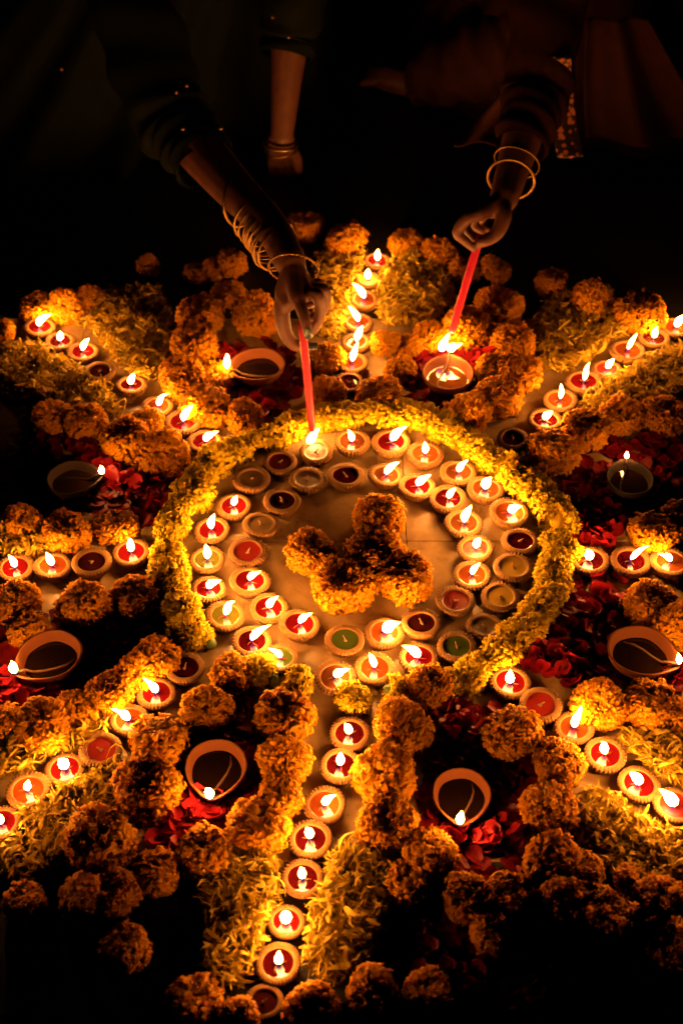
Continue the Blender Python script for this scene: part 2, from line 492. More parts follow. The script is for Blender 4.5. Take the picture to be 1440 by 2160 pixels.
RAYS = {   # from the flower ring outwards
    'twelve': [(735, 806, 62, 'dark', None), (743, 765, 64, 'orange', (12, 34, .036, .009)), (751, 722, 62, 'orange', (16, 34, .034, .011)), (755, 680, 62, 'orange', (-22, 30, .036, .010)),
               (768, 632, 60, 'orange', (-28, 34, .038, .011)), (776, 589, 58, 'yellow', (-2, 14, .022, .012)), (795, 550, 57, 'red', (2, 10, .024, .012))],
    'two': [(1082, 925, 66, 'deep', None), (1148, 888, 74, 'deep', (12, 14, .022)), (1180, 845, 72, 'orange', (-2, 36, .034, .010)), (1230, 808, 76, 'red', (4, 36, .034, .010)),
            (1279, 778, 62, 'coral', (12, 0, .022)), (1322, 742, 74, 'orange', (16, 38, .036, .010)), (1377, 714, 66, 'deep', (2, 16, .022)), (1424, 691, 66, 'orange', (14, 8, .026, .012))],
    'three': [(1243, 1182, 80, 'deep', (-14, -6, .024, .013)), (1328, 1185, 84, 'deep', (34, 22, .034, .010)), (1412, 1188, 84, 'orange', (-36, 8, .032, .011))],
    'four': [(1075, 1440, 86, 'red', (-6, 26, .026, .012)), (1140, 1488, 90, 'coral', None), (1210, 1535, 84, 'orange', (6, 46, .036, .011)), (1276, 1592, 88, 'red', (-22, 26, .032, .011)),
             (1345, 1655, 90, 'red', (-26, 6, .03, .014)), (1420, 1700, 90, 'coral', (-50, 24, .042, .014))],
    'six': [(737, 1548, 88, 'deep', (-12, 20, .026)), (717, 1616, 88, 'deep', (2, 24, .028)), (684, 1698, 90, 'orange', (26, 4, .028, .012)), (655, 1770, 92, 'deep', (-10, 24, .027)),
            (638, 1852, 90, 'deep', (-4, 18, .025, .012)), (603, 1943, 80, 'red', (2, 10, .026, .013)), (587, 2032, 96, 'deep', (6, 24, .028)), (556, 2112, 82, 'dark', None)],
    'eight': [(390, 1410, 84, 'deep', None), (330, 1462, 82, 'red', (-22, 24, .030, .011)), (273, 1520, 82, 'orange', (-34, 6, .030, .012)), (212, 1582, 88, 'coral', None),
              (138, 1622, 84, 'red', (-6, 20, .026, .012)), (60, 1668, 92, 'orange', (10, 18, .026, .012)), (4, 1736, 84, 'red', (-6, 4, .026, .012))],
    'nine': [(278, 1166, 78, 'red', (2, 8, .024, .012)), (193, 1187, 82, 'dark', None), (112, 1195, 78, 'orange', (-8, 4, .026, .012)), (33, 1198, 78, 'red', (-4, 24, .026, .011))],
    'ten': [(433, 932, 72, 'red', (32, 10, .032, .011)), (387, 892, 78, 'red', (26, 16, .032, .011)), (333, 857, 66, 'orange', (30, 4, .032, .012)), (277, 812, 64, 'deep', (10, 24, .026)),
            (211, 783, 64, 'dark', None), (175, 742, 64, 'red', (20, 14, .030, .012)), (127, 719, 62, 'deep', (8, 14, .022, .011)), (84, 691, 66, 'red', (30, 14, .032, .012))],
}
for hour, rows in RAYS.items():
    for i, (x, y, w, c, fl) in enumerate(rows):
        lamp(x, y, w, c, fl, f"clay lamp with {wax_words(c, fl)}, {ordinal(i + 1)} outward in the {hour} o'clock line", f"clay lamps in the {hour} o'clock line")

# ------------------------------------------------------------------ large spouted lamps
BIG_P = [(0.02, 0.0), (0.50, 0.0), (0.60, 0.05), (0.80, 0.22), (0.94, 0.44), (0.995, 0.62), (1.01, 0.70), (0.985, 0.73), (0.945, 0.72), (0.925, 0.64), (0.86, 0.42), (0.72, 0.24), (0.4, 0.12), (0.02, 0.10)]
def spout(a):
    a = (a + PI) % (2 * PI) - PI
    return math.exp(-(abs(a) / 0.46) ** 1.25)
def big_fn(k, r, z, a):
    h = max(0, (z - 0.15) / 0.58)
    s = spout(a)
    wob = 1 + .012 * math.sin(2 * a + 1) + .008 * math.sin(5 * a)
    near = math.exp(-(((a + PI) % (2 * PI) - PI) / 1.0) ** 2)
    rib = 0.045 * near * (1 - s * .6) * (abs(math.sin(40 * a)) - .5) if 4 <= k <= 7 else 0
    return r * wob * (1 + 0.30 * s * h) + rib, z - 0.10 * s * h * (1 if z > 0.3 else 0)
vs_, fs = lathe(BIG_P, 288, big_fn)
BIG_BOWL = mesh('clay_bowl', vs_, fs, M_CLAY_RED)
BIG_SHADED = mesh('clay_bowl', vs_, fs, M_CLAY_SHADED)
def oil_fn(k, r, z, a):
    return r * (1 + .012 * math.sin(2 * a + 1)) * (1 + (0.10 * spout(a) if k > 0 else 0)), z
vs_, fs = lathe([(0.01, 0.34), (0.5, 0.34), (0.74, 0.34), (0.80, 0.345), (0.825, 0.36)], 96, oil_fn)
BIG_OIL = mesh('oil', vs_, fs, M_OIL)
BIG_OIL_GLOW = mesh('oil', vs_, fs, M_OIL_GLOW)
vs_, fs = tube([(1.26, 0, .70), (1.10, .01, .66), (0.92, .02, .60), (0.7, .08, .40), (0.4, .20, .348), (0.05, .34, .348), (-.3, .42, .348), (-.62, .36, .352)], [.030, .045, .045, .045, .042, .04, .035, .02], 8)
BIG_WICK = mesh('wick', vs_, fs, M_WICK)
BIG_WICK_SHADED = mesh('wick', vs_, fs, M_CLAY_SHADED)  # wick coloured as dark as its bowl, painted shade
def big_lamp(px, py, w, sx, sy, lit, label, dark=False):
    """(px, py) centre of the mouth, (sx, sy) pixel of the spout's tip"""
    p = G(px, py, 0.03)
    q = G(sx, sy, 0.03)
    ang = math.atan2(q.y - p.y, q.x - p.x)
    r = w / 2 * depth(p) / FPX
    root = empty('spouted_lamp', (p.x, p.y, 0))
    for nm, me in (('clay_bowl', BIG_SHADED if dark else BIG_BOWL), ('oil', BIG_OIL if lit else BIG_OIL_GLOW), ('wick', BIG_WICK_SHADED if dark else BIG_WICK)):
        wk = obj(nm, me, root, (0, 0, 0.0005), (0, 0, ang), r)
    if lit:
        b = Vector((p.x + 1.24 * r * math.cos(ang), p.y + 1.24 * r * math.sin(ang), r * 0.68))
        t = flame_tip(b, lit[0], lit[1] + 8, lit[2] * 1.35)
        o3 = Vector((p.x, p.y, 0))
        burn(flame_mesh(b - o3, t - o3, lit[3]), root, wk, (0, 0, 0.0005), (0, 0, ang), r)
    LAMPS.append((p, r))
    return tag(root, label, 'lamp', 'large spouted oil lamps')
big_lamp(545, 764, 108, 492, 772, (2, 24, .026, .011), 'large spouted oil lamp behind the hand with the dark nail, spout to the side')
big_lamp(945, 783, 108, 946, 742, None, 'large spouted oil lamp being lit by the farther red taper, glow tinted into its oil')
big_lamp(106, 1376, 132, 45, 1408, (-4, 10, .022, .012), 'large spouted oil lamp beside the nine o\'clock line, red petals at its spout')
big_lamp(455, 1608, 132, 440, 1690, (-4, 8, .020, .012), 'large spouted oil lamp between the six and eight o\'clock lines, spout over petals')
big_lamp(974, 1664, 124, 972, 1730, (-6, 20, .022, .009), 'large spouted oil lamp between the four and six o\'clock lines, pointed spout')
big_lamp(1350, 1368, 136, 1436, 1400, (-12, 16, .022, .011), 'large spouted oil lamp between the three and four o\'clock lines, half out of view')
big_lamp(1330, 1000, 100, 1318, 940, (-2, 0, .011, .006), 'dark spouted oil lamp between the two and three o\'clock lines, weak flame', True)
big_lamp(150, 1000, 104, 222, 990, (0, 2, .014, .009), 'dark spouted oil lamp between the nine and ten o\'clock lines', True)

# ------------------------------------------------------------------ flowers
def flower_mesh(name, seed, n, squash, wid, bend, frill, mat, lo=-0.2, inner=0.35, dip=0.42):
    """a ball of petals: each rises from the heart and its ruffled tip folds outwards over its neighbours"""
    r_ = np.random.RandomState(seed)
    cols = np.array([-1, -.36, .36, 1.0])
    rad = np.array([inner, 0.78, 0.985, 1.0, 0.965])
    tan = np.array([0.0, 0.02, 0.16, 0.62, 1.0])
    W = np.array([0.25, 0.55, 0.85, 1.0, 0.72])
    verts, faces, tint = [], [], []
    lump = r_.uniform(0, 6.28, 6)
    for i in range(n):
        t = (i + .5) / n
        se = lo + (0.995 - lo) * t
        e = math.asin(max(-1, min(1, se))) + r_.normal(0, .05)
        az = i * 2.399963 + r_.normal(0, .10)
        d = np.array([math.cos(e) * math.cos(az), math.cos(e) * math.sin(az), math.sin(e)])
        dn = np.array([math.sin(e) * math.cos(az), math.sin(e) * math.sin(az), -math.cos(e)])
        lat = np.array([-math.sin(az), math.cos(az), 0])
        q = r_.normal(0, .65)
        td = dn * math.cos(q) + lat * math.sin(q)
        l2 = lat * math.cos(q) - dn * math.sin(q)
        rr = 1.0 + r_.normal(0, .045) + .05 * math.sin(2 * az + lump[0]) + .05 * math.sin(3 * az + lump[1]) * math.cos(e) + .03 * math.sin(5 * az + 4 * e + lump[2])
        rr *= 1 - dip * (max(0, se - .60) / .40) ** 1.2
        b = bend * (0.5 + r_.rand())
        lift = r_.uniform(-.02, .10)
        w = wid * (0.7 + 0.6 * r_.rand())
        ph = r_.uniform(0, 6.28)
        fr = frill * (0.5 + r_.rand())
        o = len(verts)
        tn = min(1, max(0, r_.normal(.5, .25)))
        for k in range(5):
            tk = tan[k]
            c = d * (rad[k] * rr + lift * tk * b * 3) + td * b * tk
            jit = r_.normal(0, 1, (4, 2))
            for u, jj in zip(cols, jit):
                wav = math.sin(u * 3.6 + ph) * fr * tk
                v = c + l2 * u * w * W[k] + d * (wav + jj[0] * frill * .35 * tk) + td * (jj[1] * .16 * b * tk - .22 * b * u * u * tk)
                verts.append((v[0], v[1], v[2] * squash))
                tint.append(tn)
        for a in range(4):
            for c_ in range(3):
                q = o + a * 4 + c_
                faces.append((q, q + 1, q + 5, q + 4))
    # heart of the flower, so that nothing shows through
    o = len(verts)
    hv, hf = lathe([(0.01, -.3), (.35, -.28), (.55, -.05), (.58, .15), (.42, .34), (.2, .40), (.01, .42)], 14)
    verts += [(x, y, z * squash) for x, y, z in hv]
    tint += [0.15] * len(hv)
    faces += [tuple(k + o for k in f) for f in hf]
    return mesh(name, verts, faces, mat, True, {'tint': tint})
MARI = [flower_mesh('blossom', 20 + k, 660, 0.92 + .05 * (k % 3), 0.082, 0.15 + .012 * k, 0.048, M_MARI, -0.45) for k in range(5)]
MARI.append(flower_mesh('blossom', 40, 430, 0.85, 0.112, 0.20, 0.06, M_MARI, -0.4))
YEL = [flower_mesh('blossom', 60 + k, 280, 0.95, 0.125, 0.23, 0.085, M_YEL, -0.4, .3, .15) for k in range(4)]
vs_, fs = lathe([(0.02, -.62), (.10, -.60), (.16, -.50), (.30, -.34), (.44, -.12), (.50, .05)], 14)
CALYX = mesh('calyx', vs_, fs, M_CALYX)

CEN = G(780, 1165)
def bearing(p):
    a = math.degrees(math.atan2(p.x - CEN.x, p.y - CEN.y)) % 360
    h = int(round(a / 15.0)) % 24
    hr = (h // 2) or 12
    names = ['', 'one', 'two', 'three', 'four', 'five', 'six', 'seven', 'eight', 'nine', 'ten', 'eleven', 'twelve']
    return ("half past " + names[hr]) if h % 2 else (names[hr] + " o'clock"), (p - CEN).length
fr = random.Random(77)
def flower(name, meshes, px, py, w, squash=1.0, tilt=0.3, calyx=True, zoff=0.0, zc=0.022):
    p = G(px, py, zc + zoff)
    R = w / 2 * depth(p) / FPX
    root = empty(name, (p.x, p.y, zoff))
    az, tl = fr.uniform(0, 6.28), abs(fr.gauss(0, tilt))
    rot = Matrix.Rotation(az, 3, 'Z') @ Matrix.Rotation(tl, 3, 'X') @ Matrix.Rotation(fr.uniform(0, 6.28), 3, 'Z')
    e = rot.to_euler()
    sc = (R * fr.uniform(.94, 1.05), R * fr.uniform(.94, 1.05), R * fr.uniform(.9, 1.05))
    z = R * (0.46 + 0.12 * math.sin(min(tl, 1.5)))
    obj('blossom', meshes[fr.randrange(len(meshes))], root, (0, 0, z), e, sc)
    if calyx: obj('calyx', CALYX, root, (0, 0, z), e, (R * .9, R * .9, R * (.55 if tl < 0.6 else .9)))
    return root, p

MARIGOLDS = [
    # beyond the twelve and ten o'clock lines
    (645, 470, 76), (728, 503, 96), (856, 502, 72), (925, 527, 84), (980, 560, 70), (1045, 560, 66), (4, 690, 64), (75, 640, 84), (138, 642, 86), (190, 622, 70),
    (310, 552, 60), (410, 563, 60), (448, 556, 56), (487, 546, 72), (480, 610, 76), (420, 660, 100), (540, 662, 104), (408, 725, 100), (385, 795, 100), (455, 790, 92),
    (435, 855, 110), (515, 870, 88), (690, 748, 76), (815, 715, 78), (862, 722, 66), (800, 825, 92), (693, 825, 88), (845, 768, 70),
    # two and three o'clock
    (1052, 640, 98), (985, 690, 112), (905, 702, 82), (1082, 715, 104), (1092, 785, 104), (1050, 832, 104), (985, 868, 106), (1165, 588, 76), (1250, 630, 100), (1350, 660, 112),
    (1165, 950, 112), (1235, 900, 100), (1310, 872, 96), (1400, 870, 96), (1378, 1118, 112), (1436, 1080, 90), (1370, 1270, 116), (1432, 1320, 110), (1040, 770, 80),
    (1262, 1482, 122), (1372, 1478, 118), (1440, 1500, 90),
    # nine and ten o'clock
    (345, 955, 112), (268, 925, 108), (310, 885, 84), (45, 1092, 84), (140, 1115, 104), (246, 1105, 96), (30, 1262, 112), (60, 1320, 90), (178, 1268, 118), (285, 1248, 110), (180, 880, 84), (110, 870, 84),
    # eight o'clock
    (335, 1378, 104), (285, 1415, 98), (232, 1455, 112), (160, 1488, 104), (85, 1528, 124), (10, 1515, 100),
    (435, 1490, 124), (488, 1412, 96), (335, 1560, 130), (310, 1660, 140), (210, 1765, 148), (50, 1890, 100), (170, 1880, 110), (265, 1990, 112), (410, 2105, 132), (330, 1830, 110),
    # six o'clock
    (600, 1500, 128), (600, 1600, 126), (545, 1735, 136), (590, 1672, 110), (430, 1790, 124), (850, 1530, 134), (905, 1440, 104), (810, 1632, 140), (815, 1732, 136),
    (905, 1795, 134), (860, 1850, 104), (660, 2130, 130), (785, 2085, 116), (905, 2085, 110),
    # four o'clock
    (1078, 1542, 134), (1180, 1605, 120), (1160, 1700, 132), (1165, 1805, 130), (1230, 1830, 100), (1300, 1930, 112), (1400, 1890, 112),
    (1430, 1985, 110), (500, 2150, 110), (245, 1870, 100), (1345, 1855, 96), (1255, 1905, 108), (985, 1885, 106), (1080, 1880, 110), (1040, 1960, 100), (1190, 1895, 108), (1390, 1960, 100),  # those near five o'clock are added to shade the floor
]
CENTRE = [(655, 1158, 100), (800, 1090, 116), (786, 1160, 116), (722, 1232, 126), (855, 1213, 118)]
LIT_M = []
made = []
for (x, y, w) in MARIGOLDS:
    root, p = flower('marigold', MARI, x, y, w * fr.uniform(.88, 1.0), tilt=0.32)
    made.append((root, p))
byb = {}
for root, p in made:
    b, d = bearing(p)
    byb.setdefault(b, []).append((d, root))
for b, rows in byb.items():
    rows.sort(key=lambda t: t[0])
    for i, (d, root) in enumerate(rows):
        tag(root, f"ruffled orange marigold, {ordinal(i + 1)} outward from the centre at {b}", 'flower', 'orange marigolds edging the pattern')
for (x, y, w), lab in zip(CENTRE, ('far-left', 'topmost', 'middle', 'lowest', 'far-right')):
    root, p = flower('marigold', MARI[:5], x, y, w, tilt=0.25, calyx=False)
    tag(root, f"big orange marigold on bare marble, {lab} of the five at the centre", 'flower', 'five marigolds at the centre')

# yellow flower ring
RING = [(400, 1340), (392, 1312), (382, 1280), (372, 1246), (360, 1212), (350, 1176), (350, 1140), (362, 1106), (384, 1074), (404, 1040), (428, 1006), (456, 974), (494, 950), (534, 934),
        (574, 918), (612, 902), (650, 890), (690, 880), (730, 876), (772, 876), (812, 878), (852, 872), (892, 876), (938, 898), (974, 916), (1004, 940), (1036, 966), (1068, 990),
        (1100, 1016), (1134, 1042), (1162, 1070), (1178, 1102), (1172, 1138), (1186, 1160), (1166, 1190), (1162, 1222), (1152, 1256), (1136, 1288), (1116, 1318), (1088, 1346),
        (1056, 1372), (1022, 1396), (990, 1420)]
for i, (x, y) in enumerate(RING):
    w = fr.uniform(68, 86) * (0.94 if y < 1000 else 1.0)
    root, p = flower('yellow_flower', YEL, x + fr.uniform(-5, 5), y + fr.uniform(-4, 4), w, tilt=0.75, calyx=(i % 5 == 3), zc=0.015)
    tag(root, f"yellow flower head, {ordinal(i + 1)} clockwise in the flower ring from eight o'clock", 'flower', 'yellow flower heads of the ring')
LOOSE = [(745, 1468, 74, "yellow flower head lying by itself just beyond the lowest lamp", 1.5), (826, 1452, 70, 'yellow flower head between the lowest lamps and a dark-topped marigold', 0.9),
         (628, 1442, 78, 'yellow flower head above the marigolds along the six o\'clock line', 0.6), (548, 1408, 70, 'yellow flower head beside the green bud below the circle', 0.9),
         (955, 1432, 60, 'yellow flower head where the ring ends near five o\'clock', 0.8), (425, 1335, 60, 'yellow flower head tucked under the olive wax lamp', 1.2)]
for x, y, w, lab, tl in LOOSE:
    root, p = flower('yellow_flower', YEL, x, y, w, tilt=tl, zc=0.015)
    tag(root, lab, 'flower', 'loose yellow flower heads')
vs_, fs = lathe([(0.02, -.9), (.35, -.85), (.75, -.45), (.9, 0), (.78, .5), (.5, .85), (.42, .95), (.2, 1.0), (.02, .98)], 18, lambda k, r, z, a: (r * (1 + .05 * abs(math.sin(4 * a))), z))
BUD = mesh('flower_bud', vs_, fs, M_CALYX)
vs_, fs = tube([(0, 0, -.8), (.1, 0, -1.3), (.3, .1, -1.8)], [.22, .16, .13], 8)
BUDSTEM = mesh('stem', vs_, fs, M_CALYX)
for x, y, r, lab in ((444, 1356, .0085, 'green flower bud beside the olive wax lamp'), (574, 1432, .0085, 'green flower bud below the green wax lamp'), (768, 1482, .0075, 'green flower bud against the lone yellow flower head')):
    p = G(x, y, .01)
    root = empty('green_bud', (p.x, p.y, r))
    obj('bud', BUD, root, (0, 0, 0), (1.2, 0.3, fr.uniform(0, 6)), r)
    obj('stem', BUDSTEM, root, (0, 0, 0), (1.2, 0.3, fr.uniform(0, 6)), r)
    tag(root, lab, 'bud', 'green flower buds')

# ------------------------------------------------------------------ beds of shredded yellow petals
def inside(x, y, poly):
    c = False
    for i in range(len(poly)):
        x1, y1 = poly[i]
        x2, y2 = poly[i - 1]
        if (y1 > y) != (y2 > y) and x < (x2 - x1) * (y - y1) / (y2 - y1) + x1: c = not c
    return c
def bed(poly, dens, label, seed):
    r_ = np.random.RandomState(seed)
    wp = [G(x, y) for x, y in poly]
    pl = [(p.x, p.y) for p in wp]
    x0, x1 = min(p[0] for p in pl), max(p[0] for p in pl)
    y0, y1 = min(p[1] for p in pl), max(p[1] for p in pl)
    n = int((x1 - x0) * (y1 - y0) * dens)
    verts, faces, tint = [], [], []
    prof = [0.35, 0.85, 1.0, 0.75, 0.25]
    for _ in range(n):
        x, y = r_.uniform(x0, x1) + r_.normal(0, .006), r_.uniform(y0, y1) + r_.normal(0, .006)
        if not inside(x, y, pl): continue
        if any((x - p.x) ** 2 + (y - p.y) ** 2 < (r * 0.98) ** 2 for p, r in LAMPS): continue
        hz = 0.006 + 0.006 * math.sin(x * 60) * math.sin(y * 70)
        z = 0.002 + abs(r_.normal(0, 1)) * 0.5 * hz + r_.rand() * 0.010
        L, w = r_.uniform(.008, .028), r_.gamma(2.0, .0005) + .0004
        az, el, roll, cv = r_.uniform(0, 6.28), r_.normal(.15, .42), r_.normal(0, .8), r_.normal(0, 1.7)
        d = np.array([math.cos(az) * math.cos(el), math.sin(az) * math.cos(el), math.sin(el)])
        s = np.array([-math.sin(az), math.cos(az), 0])
        u = np.cross(d, s)
        l2 = s * math.cos(roll) + u * math.sin(roll)
        n2 = -s * math.sin(roll) + u * math.cos(roll)
        o = len(verts)
        tn = min(1, max(0, r_.normal(.5, .28)))
        side = r_.normal(0, .35)
        for k, pw in enumerate(prof):
            t = k / 4 - .5
            c = np.array([x, y, z]) + d * t * L + n2 * cv * L * (.25 - t * t) * .6 + l2 * side * L * (.25 - t * t)
            c[2] = max(c[2], .0012)
            for q in (-1, 1):
                v = c + l2 * q * w * pw
                v[2] = max(v[2], .0008)
                verts.append(tuple(v))
                tint.append(tn)
        for k in range(4):
            a = o + 2 * k
            faces.append((a, a + 1, a + 3, a + 2))
    ob = obj('petal_litter', mesh('petal_litter', verts, faces, M_SHRED, True, {'tint': tint}))
    return tag(ob, label, 'petals', kind='stuff')
BEDS = [
    ([(670, 545), (770, 540), (755, 600), (735, 700), (700, 720), (665, 700), (660, 600)], "shredded yellow petals on the eleven o'clock side of the twelve o'clock line"),
    ([(815, 560), (880, 545), (930, 570), (960, 640), (900, 690), (810, 690), (785, 640)], "shredded yellow petals between the twelve o'clock line and the farther taper"),
    ([(230, 620), (330, 615), (370, 690), (345, 790), (300, 810), (240, 760), (200, 700), (150, 680)], "shredded yellow petals above the ten o'clock line"),
    ([(0, 740), (70, 735), (150, 780), (230, 830), (260, 880), (160, 870), (60, 840), (0, 830)], "shredded yellow petals below the ten o'clock line"),
    ([(1140, 660), (1200, 625), (1300, 690), (1330, 700), (1260, 750), (1190, 790), (1140, 780), (1130, 720)], "shredded yellow petals above the two o'clock line"),
    ([(1250, 830), (1330, 785), (1440, 735), (1440, 830), (1360, 850), (1270, 880), (1220, 870)], "shredded yellow petals below the two o'clock line"),
    ([(0, 1115), (60, 1112), (110, 1150), (90, 1175), (0, 1175)], "shredded yellow petals above the nine o'clock line"),
    ([(0, 1560), (60, 1570), (200, 1540), (250, 1545), (180, 1590), (100, 1600), (40, 1640), (0, 1650)], "shredded yellow petals above the eight o'clock line"),
    ([(0, 1740), (100, 1690), (200, 1640), (270, 1610), (270, 1700), (200, 1720), (140, 1800), (60, 1860), (0, 1850)], "shredded yellow petals below the eight o'clock line"),
    ([(470, 1800), (585, 1800), (590, 1880), (560, 1960), (530, 2060), (480, 2090), (440, 2050), (440, 1930), (420, 1860)], "shredded yellow petals on the seven o'clock side of the six o'clock line"),
    ([(690, 1800), (770, 1790), (830, 1850), (800, 1950), (760, 2050), (680, 2070), (640, 2040), (660, 1920), (690, 1860)], "shredded yellow petals on the five o'clock side of the six o'clock line"),
    ([(1300, 1550), (1380, 1560), (1440, 1550), (1440, 1660), (1390, 1640), (1330, 1590)], "shredded yellow petals above the four o'clock line"),
    ([(1230, 1660), (1290, 1690), (1370, 1740), (1440, 1760), (1440, 1870), (1380, 1880), (1290, 1850), (1240, 1780)], "shredded yellow petals below the four o'clock line"),
]
for i, (poly, lab) in enumerate(BEDS): bed(poly, 200000, lab, 300 + i)

# ------------------------------------------------------------------ rose petals
def rose_mesh(seed):
    r_ = random.Random(seed)
    nu, nv = 5, 5
    verts, faces, tint = [], [], []
    cup, tw, ph = r_.uniform(.15, .5), r_.uniform(-.4, .4), r_.uniform(0, 6)
    tn = r_.uniform(.45, 1.0)
    for j in range(nv):
        t = j / (nv - 1)
        half = (.28 + .95 * math.sin(min(1, t * .62 + .18) * PI * .62)) * (1 - .35 * max(0, t - .75) / .25)
        for i in range(nu):
            u = i / (nu - 1) * 2 - 1
            x, y = u * half * .62, (t - .5) * 1.5 - .12 * u * u * t
            z = cup * (u * u * .6 + (t - .5) ** 2) + .07 * math.sin(4 * u + ph) * t + tw * u * (t - .5) * .5
            verts.append((x, y, z))
            tint.append(tn)
    for j in range(nv - 1):
        for i in range(nu - 1):
            a = j * nu + i
            faces.append((a, a + 1, a + nu + 1, a + nu))
    return mesh('rose_petal', verts, faces, M_ROSE, True, {'tint': tint})
ROSE = [rose_mesh(s) for s in range(7)]
def rose_bed(poly, n, label, seed):
    r_ = random.Random(seed)
    pl = [(p.x, p.y) for p in (G(x, y) for x, y in poly)]
    x0, x1 = min(p[0] for p in pl), max(p[0] for p in pl)
    y0, y1 = min(p[1] for p in pl), max(p[1] for p in pl)
    verts, faces, tint = [], [], []
    k = 0
    for _ in range(n * 6):
        x, y = r_.uniform(x0, x1), r_.uniform(y0, y1)
        if k >= n or not inside(x, y, pl) or any((x - p.x) ** 2 + (y - p.y) ** 2 < (r * .98) ** 2 for p, r in LAMPS): continue
        k += 1
        me = ROSE[r_.randrange(7)]
        mt = Matrix.LocRotScale(Vector((x, y, .0015 + r_.random() * .004)), Matrix.Rotation(r_.uniform(0, 6.28), 3, 'Z').to_quaternion() @ Matrix.Rotation(r_.gauss(0, .25), 3, 'X').to_quaternion(), Vector((1, 1, .7)) * r_.uniform(.010, .0155))
        o = len(verts)
        tn = r_.uniform(0, .4)  # carpet tinted darker than strewn petals, light and shade put into colour
        for v in me.vertices:
            q = mt @ v.co
            verts.append((q.x, q.y, max(q.z, .0006)))
            tint.append(tn)
        faces += [tuple(i + o for i in f.vertices) for f in me.polygons]
    ob = obj('rose_petal_litter', mesh('rose_petal_litter', verts, faces, M_ROSE, True, {'tint': tint}))
    return tag(ob, label, 'petals', kind='stuff')
for i, (poly, n, lab) in enumerate([
    ([(455, 725), (610, 715), (640, 800), (600, 880), (520, 880), (465, 810)], 110, "carpet of red rose petals around the spouted lamp behind the hand"),
    ([(850, 755), (1050, 715), (1055, 800), (960, 870), (860, 860)], 110, "carpet of red rose petals around the lamp lit by the farther taper"),
    ([(60, 930), (230, 930), (380, 1000), (410, 1030), (340, 1130), (200, 1090), (60, 1060)], 190, "carpet of red rose petals between the nine and ten o'clock lines"),
    ([(1190, 1000), (1240, 930), (1440, 920), (1440, 1070), (1330, 1130), (1215, 1140)], 170, "carpet of red rose petals between the two and three o'clock lines"),
    ([(0, 1320), (150, 1290), (330, 1280), (375, 1340), (240, 1410), (150, 1480), (0, 1500)], 190, "carpet of red rose petals between the eight and nine o'clock lines"),
    ([(1180, 1310), (1215, 1235), (1330, 1250), (1440, 1330), (1440, 1460), (1200, 1450), (1095, 1400), (1130, 1350)], 200, "carpet of red rose petals between the three and four o'clock lines"),
    ([(400, 1540), (530, 1470), (545, 1700), (480, 1770), (320, 1820), (350, 1720)], 170, "carpet of red rose petals between the six and eight o'clock lines"),
    ([(900, 1480), (1040, 1480), (1110, 1600), (1130, 1870), (930, 1870), (875, 1600)], 230, "carpet of red rose petals between the four and six o'clock lines")]):  # lower end stretched to darken the lit marble
    rose_bed(poly, n, lab, 900 + i)
rose_bed([(920, 1850), (1130, 1850), (1190, 1960), (1120, 2120), (880, 2100), (870, 1950)], 150, 'carpet of dim rose petals on the dark floor near five o\'clock', 920)  # petals added over bare floor to darken it like shade
ROSES = [  # (x, y, spread x, spread y, how many, where)
    (472, 745, 22, 26, 9, 'beside the flame of the spouted lamp behind the hand'),
    (580, 850, 55, 22, 12, 'in the dark below the spouted lamp behind the hand'),
    (876, 772, 26, 18, 11, 'on the inner side of the lamp lit by the taper'),
    (1018, 752, 26, 32, 16, 'on the outer side of the lamp lit by the taper'),
    (900, 860, 50, 20, 8, 'below the spouted lamp lit by the taper'),
    (255, 1005, 40, 46, 26, 'by the dark lamp between nine and ten o\'clock'),
    (345, 1045, 48, 40, 20, 'outside the flower ring near ten o\'clock'),
    (1250, 1130, 60, 22, 20, 'above the three o\'clock line'),
    (1262, 1265, 52, 38, 30, 'below the three o\'clock line'),
    (1180, 1400, 70, 44, 34, 'outside the flower ring near four o\'clock'),
    (975, 1520, 52, 42, 22, 'between the marigolds near five o\'clock'),
    (50, 1452, 58, 26, 24, 'at the spout of the lamp near nine o\'clock'),
    (425, 1710, 54, 34, 24, 'at the spout of the lamp near seven o\'clock'),
    (340, 1775, 40, 24, 10, 'in the dark near seven o\'clock'),
    (985, 1765, 84, 32, 26, 'at the spout of the lamp near five o\'clock'),
    (1420, 1425, 28, 22, 10, 'at the spout of the lamp near half past three'),
]
ends = []
for (x, y, sx, sy, n, where) in ROSES:
    for _ in range(n):
        qx, qy = x + fr.gauss(0, sx * .55), y + fr.gauss(0, sy * .55)
        p = G(qx, qy, .003)
        if any((p.x - c.x) ** 2 + (p.y - c.y) ** 2 < (r * .95) ** 2 for c, r in LAMPS): continue
        s = fr.uniform(.0095, .0155)
        o = obj('rose_petal', ROSE[fr.randrange(7)], None, (p.x, p.y, .004 + fr.random() * .010), (fr.gauss(0, .5), fr.gauss(0, .5), fr.uniform(0, 6.28)), s)
        tag(o, f"red rose petal strewn {where}", 'petal', f"rose petals {where}")

